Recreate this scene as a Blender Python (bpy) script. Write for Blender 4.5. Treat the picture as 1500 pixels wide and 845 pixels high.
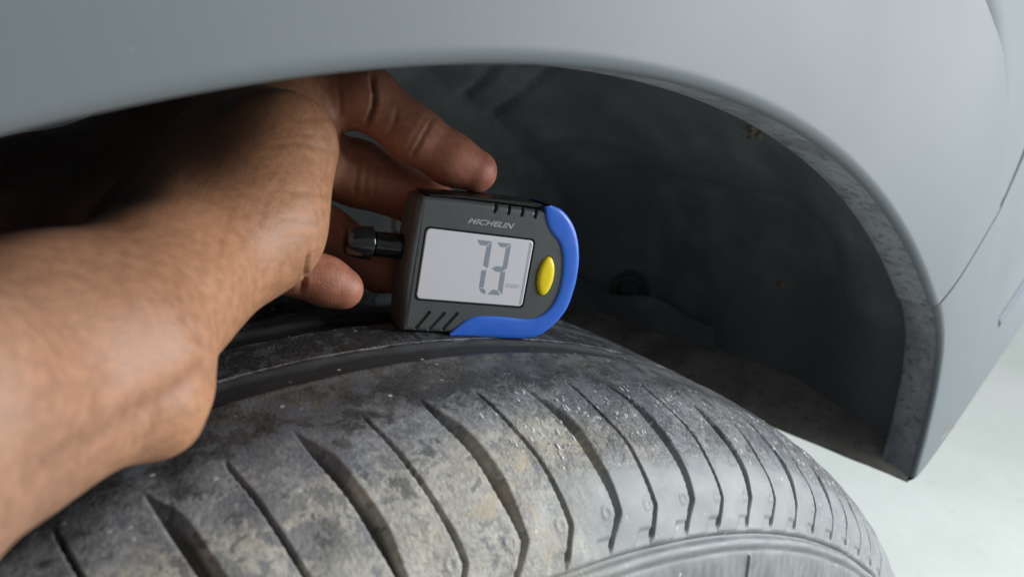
import bpy, bmesh, math, random
import numpy as np
from mathutils import Matrix, Vector, noise

# ------------------------------------------------------------------ scene, camera, light
for o in list(bpy.data.objects):
    bpy.data.objects.remove(o)
scene = bpy.context.scene
col = scene.collection
rng = np.random.default_rng(7)
random.seed(7)

cam_data = bpy.data.cameras.new("camera")
cam_data.sensor_width = 36.0
cam_data.lens = 26.0112
cam_data.clip_start = 0.005
cam_data.clip_end = 200.0
cam_data.dof.use_dof = True
cam_data.dof.focus_distance = 0.226
cam_data.dof.aperture_fstop = 14.5
cam = bpy.data.objects.new("camera", cam_data)
col.objects.link(cam)
cam.matrix_world = Matrix(((0.751940, 0.215809, -0.622907, -0.062248), (-0.659200, 0.236787, -0.713714, -0.204814), (-0.006530, 0.947290, 0.320311, 0.707862), (0.000000, 0.000000, 0.000000, 1.000000)))
scene.camera = cam

world = bpy.data.worlds.new("World")
scene.world = world
world.use_nodes = True
bg = world.node_tree.nodes["Background"]
bg.inputs[0].default_value = (0.86, 0.95, 1.0, 1)
bg.inputs[1].default_value = 0.20

def area(name, loc, target, size, power, color):
    l = bpy.data.lights.new(name, 'AREA')
    l.shape = 'SQUARE'; l.size = size; l.energy = power; l.color = color
    o = bpy.data.objects.new(name, l); col.objects.link(o)
    o.location = loc
    o.rotation_euler = (Vector(target) - Vector(loc)).to_track_quat('-Z', 'Y').to_euler()
    return o
# unseen lamps: a low key from front right, one added to brighten the floor
area("key_lamp", (0.95, -0.80, 0.80), (0.15, -0.08, 0.6), 0.6, 17.0, (0.96, 0.985, 1.0))
area("floor_fill_lamp", (2.1, -0.9, 2.3), (1.3, 0.1, 0.0), 1.2, 44.0, (0.96, 0.99, 1.0))

vs = scene.view_settings
vs.view_transform = 'Standard'
vs.look = 'None'
vs.exposure = 0.0
vs.gamma = 1.0
scene.cycles.use_denoising = True
scene.cycles.max_bounces = 8

# ------------------------------------------------------------------ helpers
def tag(o, label=None, cat=None, group=None, kind=None):
    if label: o["label"] = label
    if cat: o["category"] = cat
    if group: o["group"] = group
    if kind: o["kind"] = kind
    return o

def empty(name, loc=(0, 0, 0), M=None):
    o = bpy.data.objects.new(name, None); col.objects.link(o)
    o.empty_display_size = 0.02
    if M is not None: o.matrix_world = M
    else: o.location = loc
    return o

def link(name, me, mat=None, parent=None, M=None):
    o = bpy.data.objects.new(name, me); col.objects.link(o)
    if mat is not None and not me.materials: me.materials.append(mat)
    if parent is not None: o.parent = parent
    if M is not None: o.matrix_local = M
    return o

def np_mesh(name, verts, quads, smooth=True):
    me = bpy.data.meshes.new(name)
    verts = np.ascontiguousarray(verts, np.float32); quads = np.ascontiguousarray(quads, np.int32)
    n = len(quads); k = quads.shape[1]
    me.vertices.add(len(verts)); me.vertices.foreach_set("co", verts.ravel())
    me.loops.add(n * k); me.loops.foreach_set("vertex_index", quads.ravel())
    me.polygons.add(n)
    me.polygons.foreach_set("loop_start", np.arange(0, n * k, k, dtype=np.int32))
    me.polygons.foreach_set("loop_total", np.full(n, k, np.int32))
    me.polygons.foreach_set("use_smooth", np.full(n, smooth))
    me.update(calc_edges=True); me.validate()
    return me

def grid_quads(nr, nc, wrap=False):
    i = np.arange(nr - 1)[:, None]; j = np.arange(nc if wrap else nc - 1)[None]
    j2 = (j + 1) % nc
    return np.stack([i * nc + j, i * nc + j2, (i + 1) * nc + j2, (i + 1) * nc + j], -1).reshape(-1, 4)

def set_uv(me, uv):
    lay = me.uv_layers.new(name="UVMap")
    vi = np.empty(len(me.loops), np.int32); me.loops.foreach_get("vertex_index", vi)
    lay.data.foreach_set("uv", np.ascontiguousarray(uv[vi], np.float32).ravel())

def sstep(a, b, x):
    t = np.clip((x - a) / (b - a), 0, 1); return t * t * (3 - 2 * t)

class Mat:
    """small node-graph helper"""
    def __init__(s, name, rough=.5, base=(.5, .5, .5), metal=0, spec=.5):
        s.m = bpy.data.materials.new(name); s.m.use_nodes = True
        s.t = s.m.node_tree; s.b = s.t.nodes["Principled BSDF"]
        s.set("Base Color", (*base, 1)); s.set("Roughness", rough); s.set("Metallic", metal); s.set("Specular IOR Level", spec)
    def set(s, k, v): s.b.inputs[k].default_value = v
    def n(s, typ, **kw):
        nd = s.t.nodes.new(typ)
        for k, v in kw.items():
            if k.startswith("i_"):
                key = k[2:].replace("__", " ")
                nd.inputs[int(key) if key.isdigit() else key].default_value = v
            else: setattr(nd, k, v)
        return nd
    def l(s, a, b): s.t.links.new(a, b)
    def coords(s, kind="Object", scale=(1, 1, 1)):
        tc = s.n("ShaderNodeTexCoord"); mp = s.n("ShaderNodeMapping"); mp.inputs["Scale"].default_value = scale
        s.l(tc.outputs[kind], mp.inputs["Vector"]); return mp.outputs["Vector"]
    def noise(s, vec, scale, detail=4, rough=.55, dist=0):
        nd = s.n("ShaderNodeTexNoise"); nd.inputs["Scale"].default_value = scale; nd.inputs["Detail"].default_value = detail
        nd.inputs["Roughness"].default_value = rough; nd.inputs["Distortion"].default_value = dist
        s.l(vec, nd.inputs["Vector"]); return nd.outputs["Fac"]
    def voro(s, vec, scale, feature='F1', rnd=1):
        nd = s.n("ShaderNodeTexVoronoi", feature=feature); nd.inputs["Scale"].default_value = scale
        nd.inputs["Randomness"].default_value = rnd; s.l(vec, nd.inputs["Vector"]); return nd
    def ramp(s, fac, a, b, lo=0., hi=1.):
        nd = s.n("ShaderNodeMapRange", interpolation_type='SMOOTHSTEP')
        for k, v in (("From Min", a), ("From Max", b), ("To Min", lo), ("To Max", hi)): nd.inputs[k].default_value = v
        s.l(fac, nd.inputs["Value"]); return nd.outputs["Result"]
    def math(s, op, a, b=None, clamp=False):
        nd = s.n("ShaderNodeMath", operation=op); nd.use_clamp = clamp
        for i, x in enumerate((a, b)):
            if x is None: continue
            if isinstance(x, (int, float)): nd.inputs[i].default_value = x
            else: s.l(x, nd.inputs[i])
        return nd.outputs[0]
    def mix(s, fac, a, b):
        nd = s.n("ShaderNodeMix", data_type='RGBA')
        for k, x in (("Factor", fac), ("A", a), ("B", b)):
            idx = {"Factor": 0, "A": 6, "B": 7}[k]
            if isinstance(x, (int, float)): nd.inputs[idx].default_value = x
            elif isinstance(x, tuple): nd.inputs[idx].default_value = (*x, 1)
            else: s.l(x, nd.inputs[idx])
        return nd.outputs[2]
    def color(s, c): s.l(c, s.b.inputs["Base Color"])
    def rough(s, c): s.l(c, s.b.inputs["Roughness"])
    def bump(s, h, strength=.3, dist=.001, prev=None):
        nd = s.n("ShaderNodeBump"); nd.inputs["Strength"].default_value = strength; nd.inputs["Distance"].default_value = dist
        s.l(h, nd.inputs["Height"])
        if prev is not None: s.l(prev, nd.inputs["Normal"])
        s.l(nd.outputs[0], s.b.inputs["Normal"]); return nd.outputs[0]

# ------------------------------------------------------------------ ground
m = Mat("concrete", .42)
v = m.coords()
n1 = m.noise(v, 3.2, 5); n2 = m.noise(v, 26, 4); n3 = m.noise(v, 260, 3)
c1 = m.mix(m.ramp(n1, .3, .72), (.66, .71, .67), (.75, .79, .765))
c1 = m.mix(m.ramp(n2, .52, .75, 0, .35), c1, (.52, .58, .53))
c1 = m.mix(m.ramp(n3, .62, .75, 0, .25), c1, (.42, .46, .43))
m.color(c1); m.rough(m.ramp(n2, .3, .7, .35, .6)); m.bump(n3, .25, .001)
bm = bmesh.new(); bmesh.ops.create_grid(bm, x_segments=8, y_segments=8, size=30)
me = bpy.data.meshes.new("ground"); bm.to_mesh(me); bm.free()
tag(link("ground", me, m.m), "pale smooth concrete floor under the car", kind="structure")

# ------------------------------------------------------------------ car body
WC = Vector((0, 0, .315))                       # wheel centre
ZS = .315
ACX, ACZ, AR, AY = 0.0223, 0.0117 + ZS, 0.3766, -0.0938

def lip_curve():
    """wheel arch edge in the (x, z) plane, rear to front, with the direction the panel grows away from it"""
    P, D = [], []
    ds = math.radians(44.2)
    seam_dir = np.array([.087, .028]); seam_dir /= np.linalg.norm(seam_dir)
    for a in np.radians(np.arange(205, 44.0, -0.5)):
        P.append((ACX + AR * math.cos(a), ACZ + AR * math.sin(a)))
        r = np.array([math.cos(a), math.sin(a)])
        t = np.clip((a - ds) / (math.radians(80) - ds), 0, 1); t = t * t * (3 - 2 * t)
        d = seam_dir * (1 - t) + r * t; D.append(d / np.linalg.norm(d))
    n_seam = len(P)
    low = [(.2925, .2765), (.3005, .267), (.308, .2565), (.313, .246), (.3160, .234), (.3168, .222), (.3155, .208), (.3128, .195), (.3072, .178)]
    low = np.array(low)
    tt = np.concatenate([[0], np.cumsum(np.linalg.norm(np.diff(low, axis=0), axis=1))])
    for t in np.linspace(0, tt[-1], 70):
        P.append((np.interp(t, tt, low[:, 0]), np.interp(t, tt, low[:, 1]) + ZS))
        f = t / tt[-1]; d = seam_dir * (1 - f) + np.array([1, 0.0]) * f; D.append(d / np.linalg.norm(d))
    return np.array(P), np.array(D), n_seam
LIP, LDIR, NSEAM = lip_curve()

def body_y(x, z):
    h = z - ZS
    t = np.maximum(x - .30, 0)
    y = AY + .117 * (np.sqrt(t * t + .0004) - .02)
    xc = .384 + (.306 - h) * .19
    e = np.maximum(x - xc, 0) * sstep(.17, .235, h)
    y = y + .05 * e
    up = np.maximum(h - .40, 0)
    return y + .9 * up * up

EDGE = np.array([(.3835, .3045), (.3800, .318), (.372, .333), (.353, .355), (.32, .3835), (.278, .408), (.22, .433), (.1, .462), (-.1, .48), (-.3, .47), (-.5, .40), (-.8, .1)])
EDGE[:, 1] += ZS
def edge_dist(p, d):
    best = .3
    for a, b in zip(EDGE[:-1], EDGE[1:]):
        M = np.array([d, a - b]).T
        if abs(np.linalg.det(M)) < 1e-12: continue
        s, t = np.linalg.solve(M, a - p)
        if s > 0 and -.001 <= t <= 1.001: best = min(best, s)
    return best

# grey paint with a fine orange-peel and a little dust
m = Mat("grey_paint", .42, (.36, .395, .42), spec=.5)
v = m.coords()
n1 = m.noise(v, 9, 4); n2 = m.noise(v, 900, 2); n3 = m.noise(v, 120, 3)
base = m.mix(m.ramp(n1, .3, .7), (.136, .157, .169), (.146, .167, .179))
vo = m.voro(v, 60)
base = m.mix(m.ramp(vo.outputs["Distance"], .014, .008, 0, .3), base, (.6, .62, .63))
m.color(base); m.rough(m.ramp(n1, .3, .7, .56, .62)); m.bump(n2, .10, .0003)
PAINT = m.m
# dirty inner flange
m = Mat("dirty_flange", .62)
v = m.coords()
n1 = m.noise(v, 42, 5, .6, .6); n2 = m.noise(v, 260, 4, .6); n3 = m.noise(v, 260, 4, .6)
fl = m.mix(m.ramp(n1, .35, .62), (.24, .25, .26), (.37, .385, .40))
fl = m.mix(m.ramp(n3, .54, .66, 0, .7), fl, (.10, .102, .11))
fl = m.mix(m.ramp(n2, .62, .72, 0, .5), fl, (.33, .33, .33))
m.color(fl); m.bump(n2, .4, .0008)
FLANGE = m.m
# brown dusty under-edge
m = Mat("dusty_edge", .75)
n1 = m.noise(m.coords(), 30, 5, .6); n2 = m.noise(m.coords(), 220, 3)
dd = m.mix(m.ramp(n1, .35, .65), (.33, .305, .27), (.56, .52, .46))
dd = m.mix(m.ramp(n2, .58, .70, 0, .7), dd, (.12, .112, .105))
m.color(dd); m.bump(n2, .4, .0008)
LEDGE = m.m
# black plastic liner with dust
m = Mat("liner_plastic", .62)
v = m.coords(); n1 = m.noise(v, 9, 5, .6, .8); n2 = m.noise(v, 34, 5, .62); n3 = m.noise(v, 380, 3); n4 = m.noise(v, 5, 3)
dust = m.math('MULTIPLY', m.ramp(n1, .40, .66), m.ramp(n2, .35, .7))
lc = m.mix(dust, (.225, .24, .25), (.38, .395, .41))
lc = m.mix(m.ramp(n3, .66, .78, 0, .4), lc, (.5, .49, .45))
m.color(lc); m.rough(m.ramp(n2, .3, .7, .5, .75)); m.bump(n3, .35, .001)
LINER = m.m
m = Mat("black_gap", .8, (.012, .012, .014)); GAP = m.m

car = tag(empty("car_body", (0.1, AY, ZS)), "grey car fender and bumper corner curving round the wheel arch", "car body")
car_M = Matrix.Translation((-.1, -AY, -ZS))
RND = .0034                                      # rounded arch edge
def panel(name, i0, i1, nrow, reach, parent, mat, limit=True, trim0=0., trim1=0.):
    P, D = LIP[i0:i1].copy(), LDIR[i0:i1]
    T = np.gradient(P, axis=0); T /= np.linalg.norm(T, axis=1)[:, None]
    P[0] += T[0] * trim0; P[-1] -= T[-1] * trim1
    N = np.stack([-T[:, 1], T[:, 0]], 1)          # away from the wheel
    N *= np.sign((N * D).sum(1))[:, None]
    rows = []
    for k in range(9):                            # quarter round from the flange to the outer skin
        a = k / 8 * math.pi / 2
        o = RND * (1 - math.cos(a)); yi = RND * (1 - math.sin(a))
        q = P + N * 0 + D * o
        rows.append(np.stack([q[:, 0], body_y(q[:, 0], q[:, 1]) + yi, q[:, 1]], 1))
    L = np.array([min(reach, edge_dist(p, d)) if limit else reach for p, d in zip(P, D)]) - .0006
    for t in np.linspace(0, 1, nrow)[1:]:
        o = RND + (L - RND) * t ** 1.25
        q = P + D * o[:, None]
        rows.append(np.stack([q[:, 0], body_y(q[:, 0], q[:, 1]), q[:, 1]], 1))
    for k in range(1, 5):                         # folded outer edge
        o = L + .0012 * math.sin(k / 4 * math.pi / 2); q = P + D * o[:, None]
        rows.append(np.stack([q[:, 0], body_y(q[:, 0], q[:, 1]) + .0014 * (1 - math.cos(k / 4 * math.pi / 2)), q[:, 1]], 1))
    q = P + D * (L + .0012)[:, None]
    rows.append(np.stack([q[:, 0], body_y(q[:, 0], q[:, 1]) + .014, q[:, 1]], 1))
    R = np.array(rows)
    # turned-in ends at the panel seam
    def ends(col_):
        e = R[:, col_].copy(); e[:, 1] += .004; return e
    R = np.concatenate([ends(0)[:, None], R, ends(-1)[:, None]], 1)
    nr, nc = R.shape[:2]
    me = np_mesh(name, R.reshape(-1, 3), grid_quads(nr, nc)[:, ::-1])
    o = link(name, me, mat, parent, car_M)
    # sharp folds at the seam
    return o

fender = panel("fender", 0, NSEAM, 60, .3, car, PAINT, True, 0, .0004)
bumper = panel("bumper", NSEAM, len(LIP), 120, .36, car, PAINT, False, .0015, 0)
for o in (fender, bumper):
    md = o.modifiers.new("edge", 'EDGE_SPLIT'); md.split_angle = math.radians(50)

# groove of the bumper trim: a ribbon coloured as the shade inside it
def ribbon(name, pts, w, depth, mat, parent):
    pts = np.array(pts); T = np.gradient(pts, axis=0); T /= np.linalg.norm(T, axis=1)[:, None]
    N = np.stack([-T[:, 1], T[:, 0]], 1)
    prof = [(-1, -.0003), (-.75, .0000), (-.5, -.0004), (0, -.0009), (.5, -.0004), (.75, .0), (1, -.0003)]
    rows = []
    for u, h in prof:
        q = pts + N * (u * w / 2)
        rows.append(np.stack([q[:, 0], body_y(q[:, 0], q[:, 1]) + (h if h > 0 else h) * depth, q[:, 1]], 1))
    R = np.array(rows); me = np_mesh(name, R.reshape(-1, 3), grid_quads(*R.shape[:2]))
    return link(name, me, mat, parent)
sl = np.array([(0.4879, 0.5247), (0.4962, 0.5242), (0.5363, 0.5231), (0.6016, 0.5222), (0.7227, 0.5213), (0.8819, 0.5197)])
m = Mat("slot_shade", .55, (.13, .145, .17)); 
ribbon("trim_slot_shade", sl, .0085, 1.2, m.m, bumper)

# inner flange along the arch edge: split at the seam like the panels
FD = .0180
def flange(name, i0, i1, parent):
    P = LIP[i0:i1]; D = LDIR[i0:i1]
    rows = []
    for k, (yy, oo) in enumerate([(RND - .0002, .0), (.006, .0002), (.010, .0004), (FD - .001, .0004), (FD, .0012), (FD + .0002, .006), (FD + .001, .022)]):
        q = P + D * oo
        rows.append(np.stack([q[:, 0], body_y(P[:, 0], P[:, 1]) + yy, q[:, 1]], 1))
    R = np.array(rows); me = np_mesh(name, R.reshape(-1, 3), grid_quads(*R.shape[:2]))
    o = link(name, me, FLANGE, parent)
    md = o.modifiers.new("edge", 'EDGE_SPLIT'); md.split_angle = math.radians(40)
flange("flange", 0, NSEAM, fender)
flange("flange", NSEAM, len(LIP), bumper)

# bottom ledge of the bumper, running in under the arch
x0, zb = LIP[-1]
ys = np.linspace(AY + RND, .235, 110)
prof = [(.0006, -.0035), (.0, .0), (.0012, .0025), (.010, .0045), (.0195, .0052), (.032, .0060), (.060, .0065)]
jit = np.array([noise.noise((0, y * 60, 0)) for y in ys])
R = np.array([np.stack([x0 + px + jit * .0008 * (i > 2) , ys, zb + pz + jit * .0005], 1) for i, (px, pz) in enumerate(prof)])
me = np_mesh("ledge", R.reshape(-1, 3), grid_quads(*R.shape[:2]))
ledge = link("ledge", me, LEDGE, bumper)
# underside of the bumper closing it from below
xs_ = np.linspace(x0, x0 + .355, 60)
R = np.array([np.stack([xs_, body_y(xs_, np.full_like(xs_, zb)) * (1 - t) + .19 * t + .0005, np.full_like(xs_, zb) - .0 - .003 * (t > 0)], 1) for t in (0, .01, .3, 1)])
me = np_mesh("underside", R.reshape(-1, 3), grid_quads(*R.shape[:2]))
link("underside", me, LEDGE, bumper)

# corner panel behind the fender's outer edge
E2 = np.vstack([[(.3945, .262 + ZS), (.390, .280 + ZS)], EDGE[:8]])
tt = np.concatenate([[0], np.cumsum(np.linalg.norm(np.diff(E2, axis=0), axis=1))])
tq = np.linspace(0, tt[-1], 120)
Pq = np.stack([np.interp(tq, tt, E2[:, 0]), np.interp(tq, tt, E2[:, 1])], 1)
for _ in range(6): Pq[1:-1] = (Pq[:-2] + 2 * Pq[1:-1] + Pq[2:]) / 4
low = np.stack([np.linspace(.410, .3835, 30), np.linspace(.19, .303, 30) + ZS], 1)[:-1] 
T = np.gradient(Pq, axis=0); T /= np.linalg.norm(T, axis=1)[:, None]; N = np.stack([T[:, 1], -T[:, 0]], 1)
N *= np.sign((N * np.array([.7, .7])).sum(1))[:, None]
rows = []
dk = sstep(.045, .125, tq)                           # gap opens towards the top
for o, yo in [(-.004, .016), (.0005, .0125), (.003, .0095), (.006, .0065), (.010, .0042), (.015, .0028), (.022, .0022), (.035, .0024), (.06, .004), (.12, .010), (.25, .03), (.5, .09)]:
    q = Pq + N * o
    rows.append(np.stack([q[:, 0], body_y(np.minimum(q[:, 0], 9), np.minimum(q[:, 1], .40 + ZS)) + yo * (.04 + .2 * sstep(.03, .06, tq) + 1.5 * dk) + .0006, q[:, 1]], 1))
R = np.array(rows); me = np_mesh("corner_panel", R.reshape(-1, 3), grid_quads(*R.shape[:2]))
link("corner_panel", me, PAINT, car, car_M)

# wheel arch liner, swept in from the flange
def liner():
    P, D = LIP, LDIR.copy()
    sel = np.arange(0, len(P)); 
    A = np.stack([P[:, 0] - ACX, P[:, 1] - ACZ], 1); A /= np.linalg.norm(A, axis=1)[:, None]
    Dm = D * .4 + A * .6
    fb = sstep(NSEAM, len(P) - 1, np.arange(len(P)))[:, None]; Dm = Dm * (1 - fb) + np.array([1.0, -.02]) * fb; Dm /= np.linalg.norm(Dm, axis=1)[:, None]
    rows = []
    ys = np.concatenate([np.linspace(AY + .012, .20, 120)])
    for y in ys:
        t = (y - ys[0]) / (ys[-1] - ys[0])
        o = .0185 + .030 * sstep(0, .35, t) + .012 * t - .02 * sstep(.7, 1, t)
        q = P + Dm * o
        rows.append(np.stack([q[:, 0], np.full(len(q), y), q[:, 1]], 1))
    last = rows[-1]
    for s in np.linspace(0, 1, 30)[1:]:           # inner wall
        ctr = np.array([ACX, 0, ACZ]); q = last.copy()
        q[:, 0] = last[:, 0] * (1 - .8 * s) + ACX * .8 * s; q[:, 2] = last[:, 2] * (1 - .8 * s) + .12 * .8 * s
        q[:, 1] = .20 + .012 * math.sin(min(1, s * 6) * math.pi / 2)
        rows.append(q)
    R = np.array(rows)
    # ribs, dents and unevenness of the moulded plastic
    nr, nc = R.shape[:2]
    for i in range(nr):
        for j in range(0, nc):
            p = R[i, j]
            n_ = noise.noise((p[0] * 11, p[1] * 11, p[2] * 11)) * .006 + noise.noise((p[0] * 32 + 5, p[1] * 32, p[2] * 32)) * .0025
            R[i, j, 0] += A[j, 0] * n_; R[i, j, 2] += A[j, 1] * n_
    # two moulded steps crossing the roof of the liner
    for (ya, aa, yb, ab, h, w) in ((.26, 53.5, .07, 64.5, .004, .010), (.23, 51.5, .0, 64.2, .005, .011)):
        ang = np.degrees(np.arctan2(R[..., 2] - ACZ, R[..., 0] - ACX))
        line = aa + (R[..., 1] - ya) / (yb - ya) * (ab - aa)
        dd = (ang - line) * math.radians(1) * .41
        n_ = -h * (sstep(-w * .2, w * .2, dd)) * np.exp(-(np.maximum(dd, 0) / .05) ** 2)
        g = np.exp(-(dd / .004) ** 2) * .005
        R[..., 0] += A[None, :, 0] * (n_ + g); R[..., 2] += A[None, :, 1] * (n_ + g)
    me = np_mesh("arch_liner", R.reshape(-1, 3), grid_quads(nr, nc))
    return link("arch_liner", me, LINER, car, car_M)
liner_o = liner()
# lower skirt of the liner, inboard of the ledge
yk = np.linspace(.06, .22, 30); R = []
for k_, (dx, dz) in enumerate(((.045, .03), (.050, .0), (.052, -.05), (.048, -.13))):
    R.append(np.stack([x0 + dx + 0 * yk, yk, zb + dz + .004 * np.sin(yk * 70 + k_)], 1))
R = np.array(R); me = np_mesh("liner_skirt", R.reshape(-1, 3), grid_quads(*R.shape[:2]))
link("liner_skirt", me, LINER, liner_o)

def disc(name, loc, nrm, prof, mat, parent, M, seg=28, sx=1., sy=1.):
    """turned part: prof = [(radius, height)]"""
    q = Vector(nrm).to_track_quat('Z', 'Y').to_matrix()
    th = np.linspace(0, 2 * math.pi, seg, endpoint=False)
    V = [];
    for r, h in prof:
        for a in th: V.append(Vector(loc) + q @ Vector((r * math.cos(a) * sx, r * math.sin(a) * sy, h)))
    V = np.array(V); Q = grid_quads(len(prof), seg, True)
    me = np_mesh(name, V, Q)
    return link(name, me, mat, parent, M)
m = Mat("clip_plastic", .45, (.11, .115, .12)); CLIP = m.m
m2 = Mat("dried_mud", .9, (.33, .28, .19))
disc("fastener", (.3660, .1450, .5212), (-.93, -.35, .1), [(.0150, -.003), (.0150, .0025), (.0135, .0032), (.0118, .0022), (.0112, -.002), (.0085, -.002), (.0080, .0035), (.0062, .0048), (.0001, .0052)], CLIP, liner_o, None)
random.seed(11)
for (c_, n_, k_, sp, r) in (((.3690, .0217, .5531), (-.99, -.1, -.07), 3, .0030, .0022), ((.2875, .0049, .6600), (-.57, .19, -.8), 16, .0095, .0013)):
    for q in range(k_):
        a = Vector(n_).orthogonal().normalized(); b = Vector(n_).normalized().cross(a)
        p_ = Vector(c_) + a * random.gauss(0, sp * .6) + b * random.gauss(0, sp * .35)
        rr = r * random.uniform(.5, 1.3)
        disc("mud_fleck", p_, n_, [(rr * 1.3, -.002), (rr, .0006), (rr * .5, .0012), (.0001, .0014)], m2.m, liner_o, None, 7, random.uniform(.8, 1.6), 1)

# ------------------------------------------------------------------ tyre
STEER, CAMBER = -0.08086, -0.00864
ax = Vector((math.sin(STEER) * math.cos(CAMBER), -math.cos(STEER) * math.cos(CAMBER), math.sin(CAMBER)))
tx = Vector((math.cos(STEER), math.sin(STEER), 0)); tz = tx.cross(-ax)
if tz.z < 0: tz = -tz
TM = Matrix(((tx.x, ax.x, tz.x, 0), (tx.y, ax.y, tz.y, 0), (tx.z, ax.z, tz.z, .315), (0, 0, 0, 1)))

def catmull(P, n):
    P = np.array(P, float); P = np.vstack([2 * P[0] - P[1], P, 2 * P[-1] - P[-2]]); out = []
    for i in range(1, len(P) - 2):
        t = np.linspace(0, 1, n, endpoint=False)[:, None]; a, b, c, d = P[i - 1:i + 3]
        out.append(.5 * ((2 * b) + (-a + c) * t + (2 * a - 5 * b + 4 * c - d) * t * t + (-a + 3 * b - 3 * c + d) * t ** 3))
    out.append(P[-2][None]); return np.concatenate(out)

prof = [(-.095, .212), (-.105, .228), (-.110, .250), (-.108, .275), (-.1035, .2865), (-.0965, .2955), (-.085, .3052), (-.06, .3124), (-.03, .3143), (0, .3149), (.03, .3143), (.0455, .3136), (.06, .3124), (.075, .3092), (.085, .3050),
        (.092, .3000), (.0965, .2956), (.1003, .2898), (.1040, .2838), (.1072, .277), (.110, .262), (.1105, .247), (.106, .228), (.095, .212)]
pc = catmull(prof, 24)
arc = np.concatenate([[0], np.cumsum(np.linalg.norm(np.diff(pc, axis=0), axis=1))])
i0 = np.argmin(np.abs(pc[:, 0]) + (pc[:, 1] < .3)); arc -= arc[i0]           # arc 0 on the crown
def arc_of_s(s): 
    k = (pc[:, 1] > .283) & (pc[:, 0] > 0); return np.interp(s, pc[k, 0], arc[k])
A_RING = arc_of_s(.1040)
# rows: fine where the shoulder pattern is
edges = [.0040, .0135, .0326, .0431]
rows = [np.arange(arc[0], -.060, .0030), np.arange(-.060, -.0005, .0016), np.arange(-.0005, .058, .0007), np.arange(.058, A_RING + .014, .00050), np.arange(A_RING + .014, arc[-1], .0022), [arc[-1]]]
for e in edges: rows.append([e - .0004, e, e + .0004])
ra = np.unique(np.round(np.concatenate(rows), 5))
PS = np.interp(ra, arc, pc[:, 0]); PR = np.interp(ra, arc, pc[:, 1])
dS, dR = np.gradient(PS, ra), np.gradient(PR, ra); nl = np.hypot(dS, dR); NS, NR = -dR / nl, dS / nl
NS, NR = np.where(NR * 0 + (NS * PS + NR) < 0, -NS, NS), np.where((NS * PS + NR) < 0, -NR, NR)
fine = np.radians(np.arange(14.0, 112.0, .064)); coarse = np.radians(np.arange(112.0, 374.0, .8))
TH = np.concatenate([fine, coarse])
S, T = np.meshgrid(ra, TH, indexing='ij')

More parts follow.
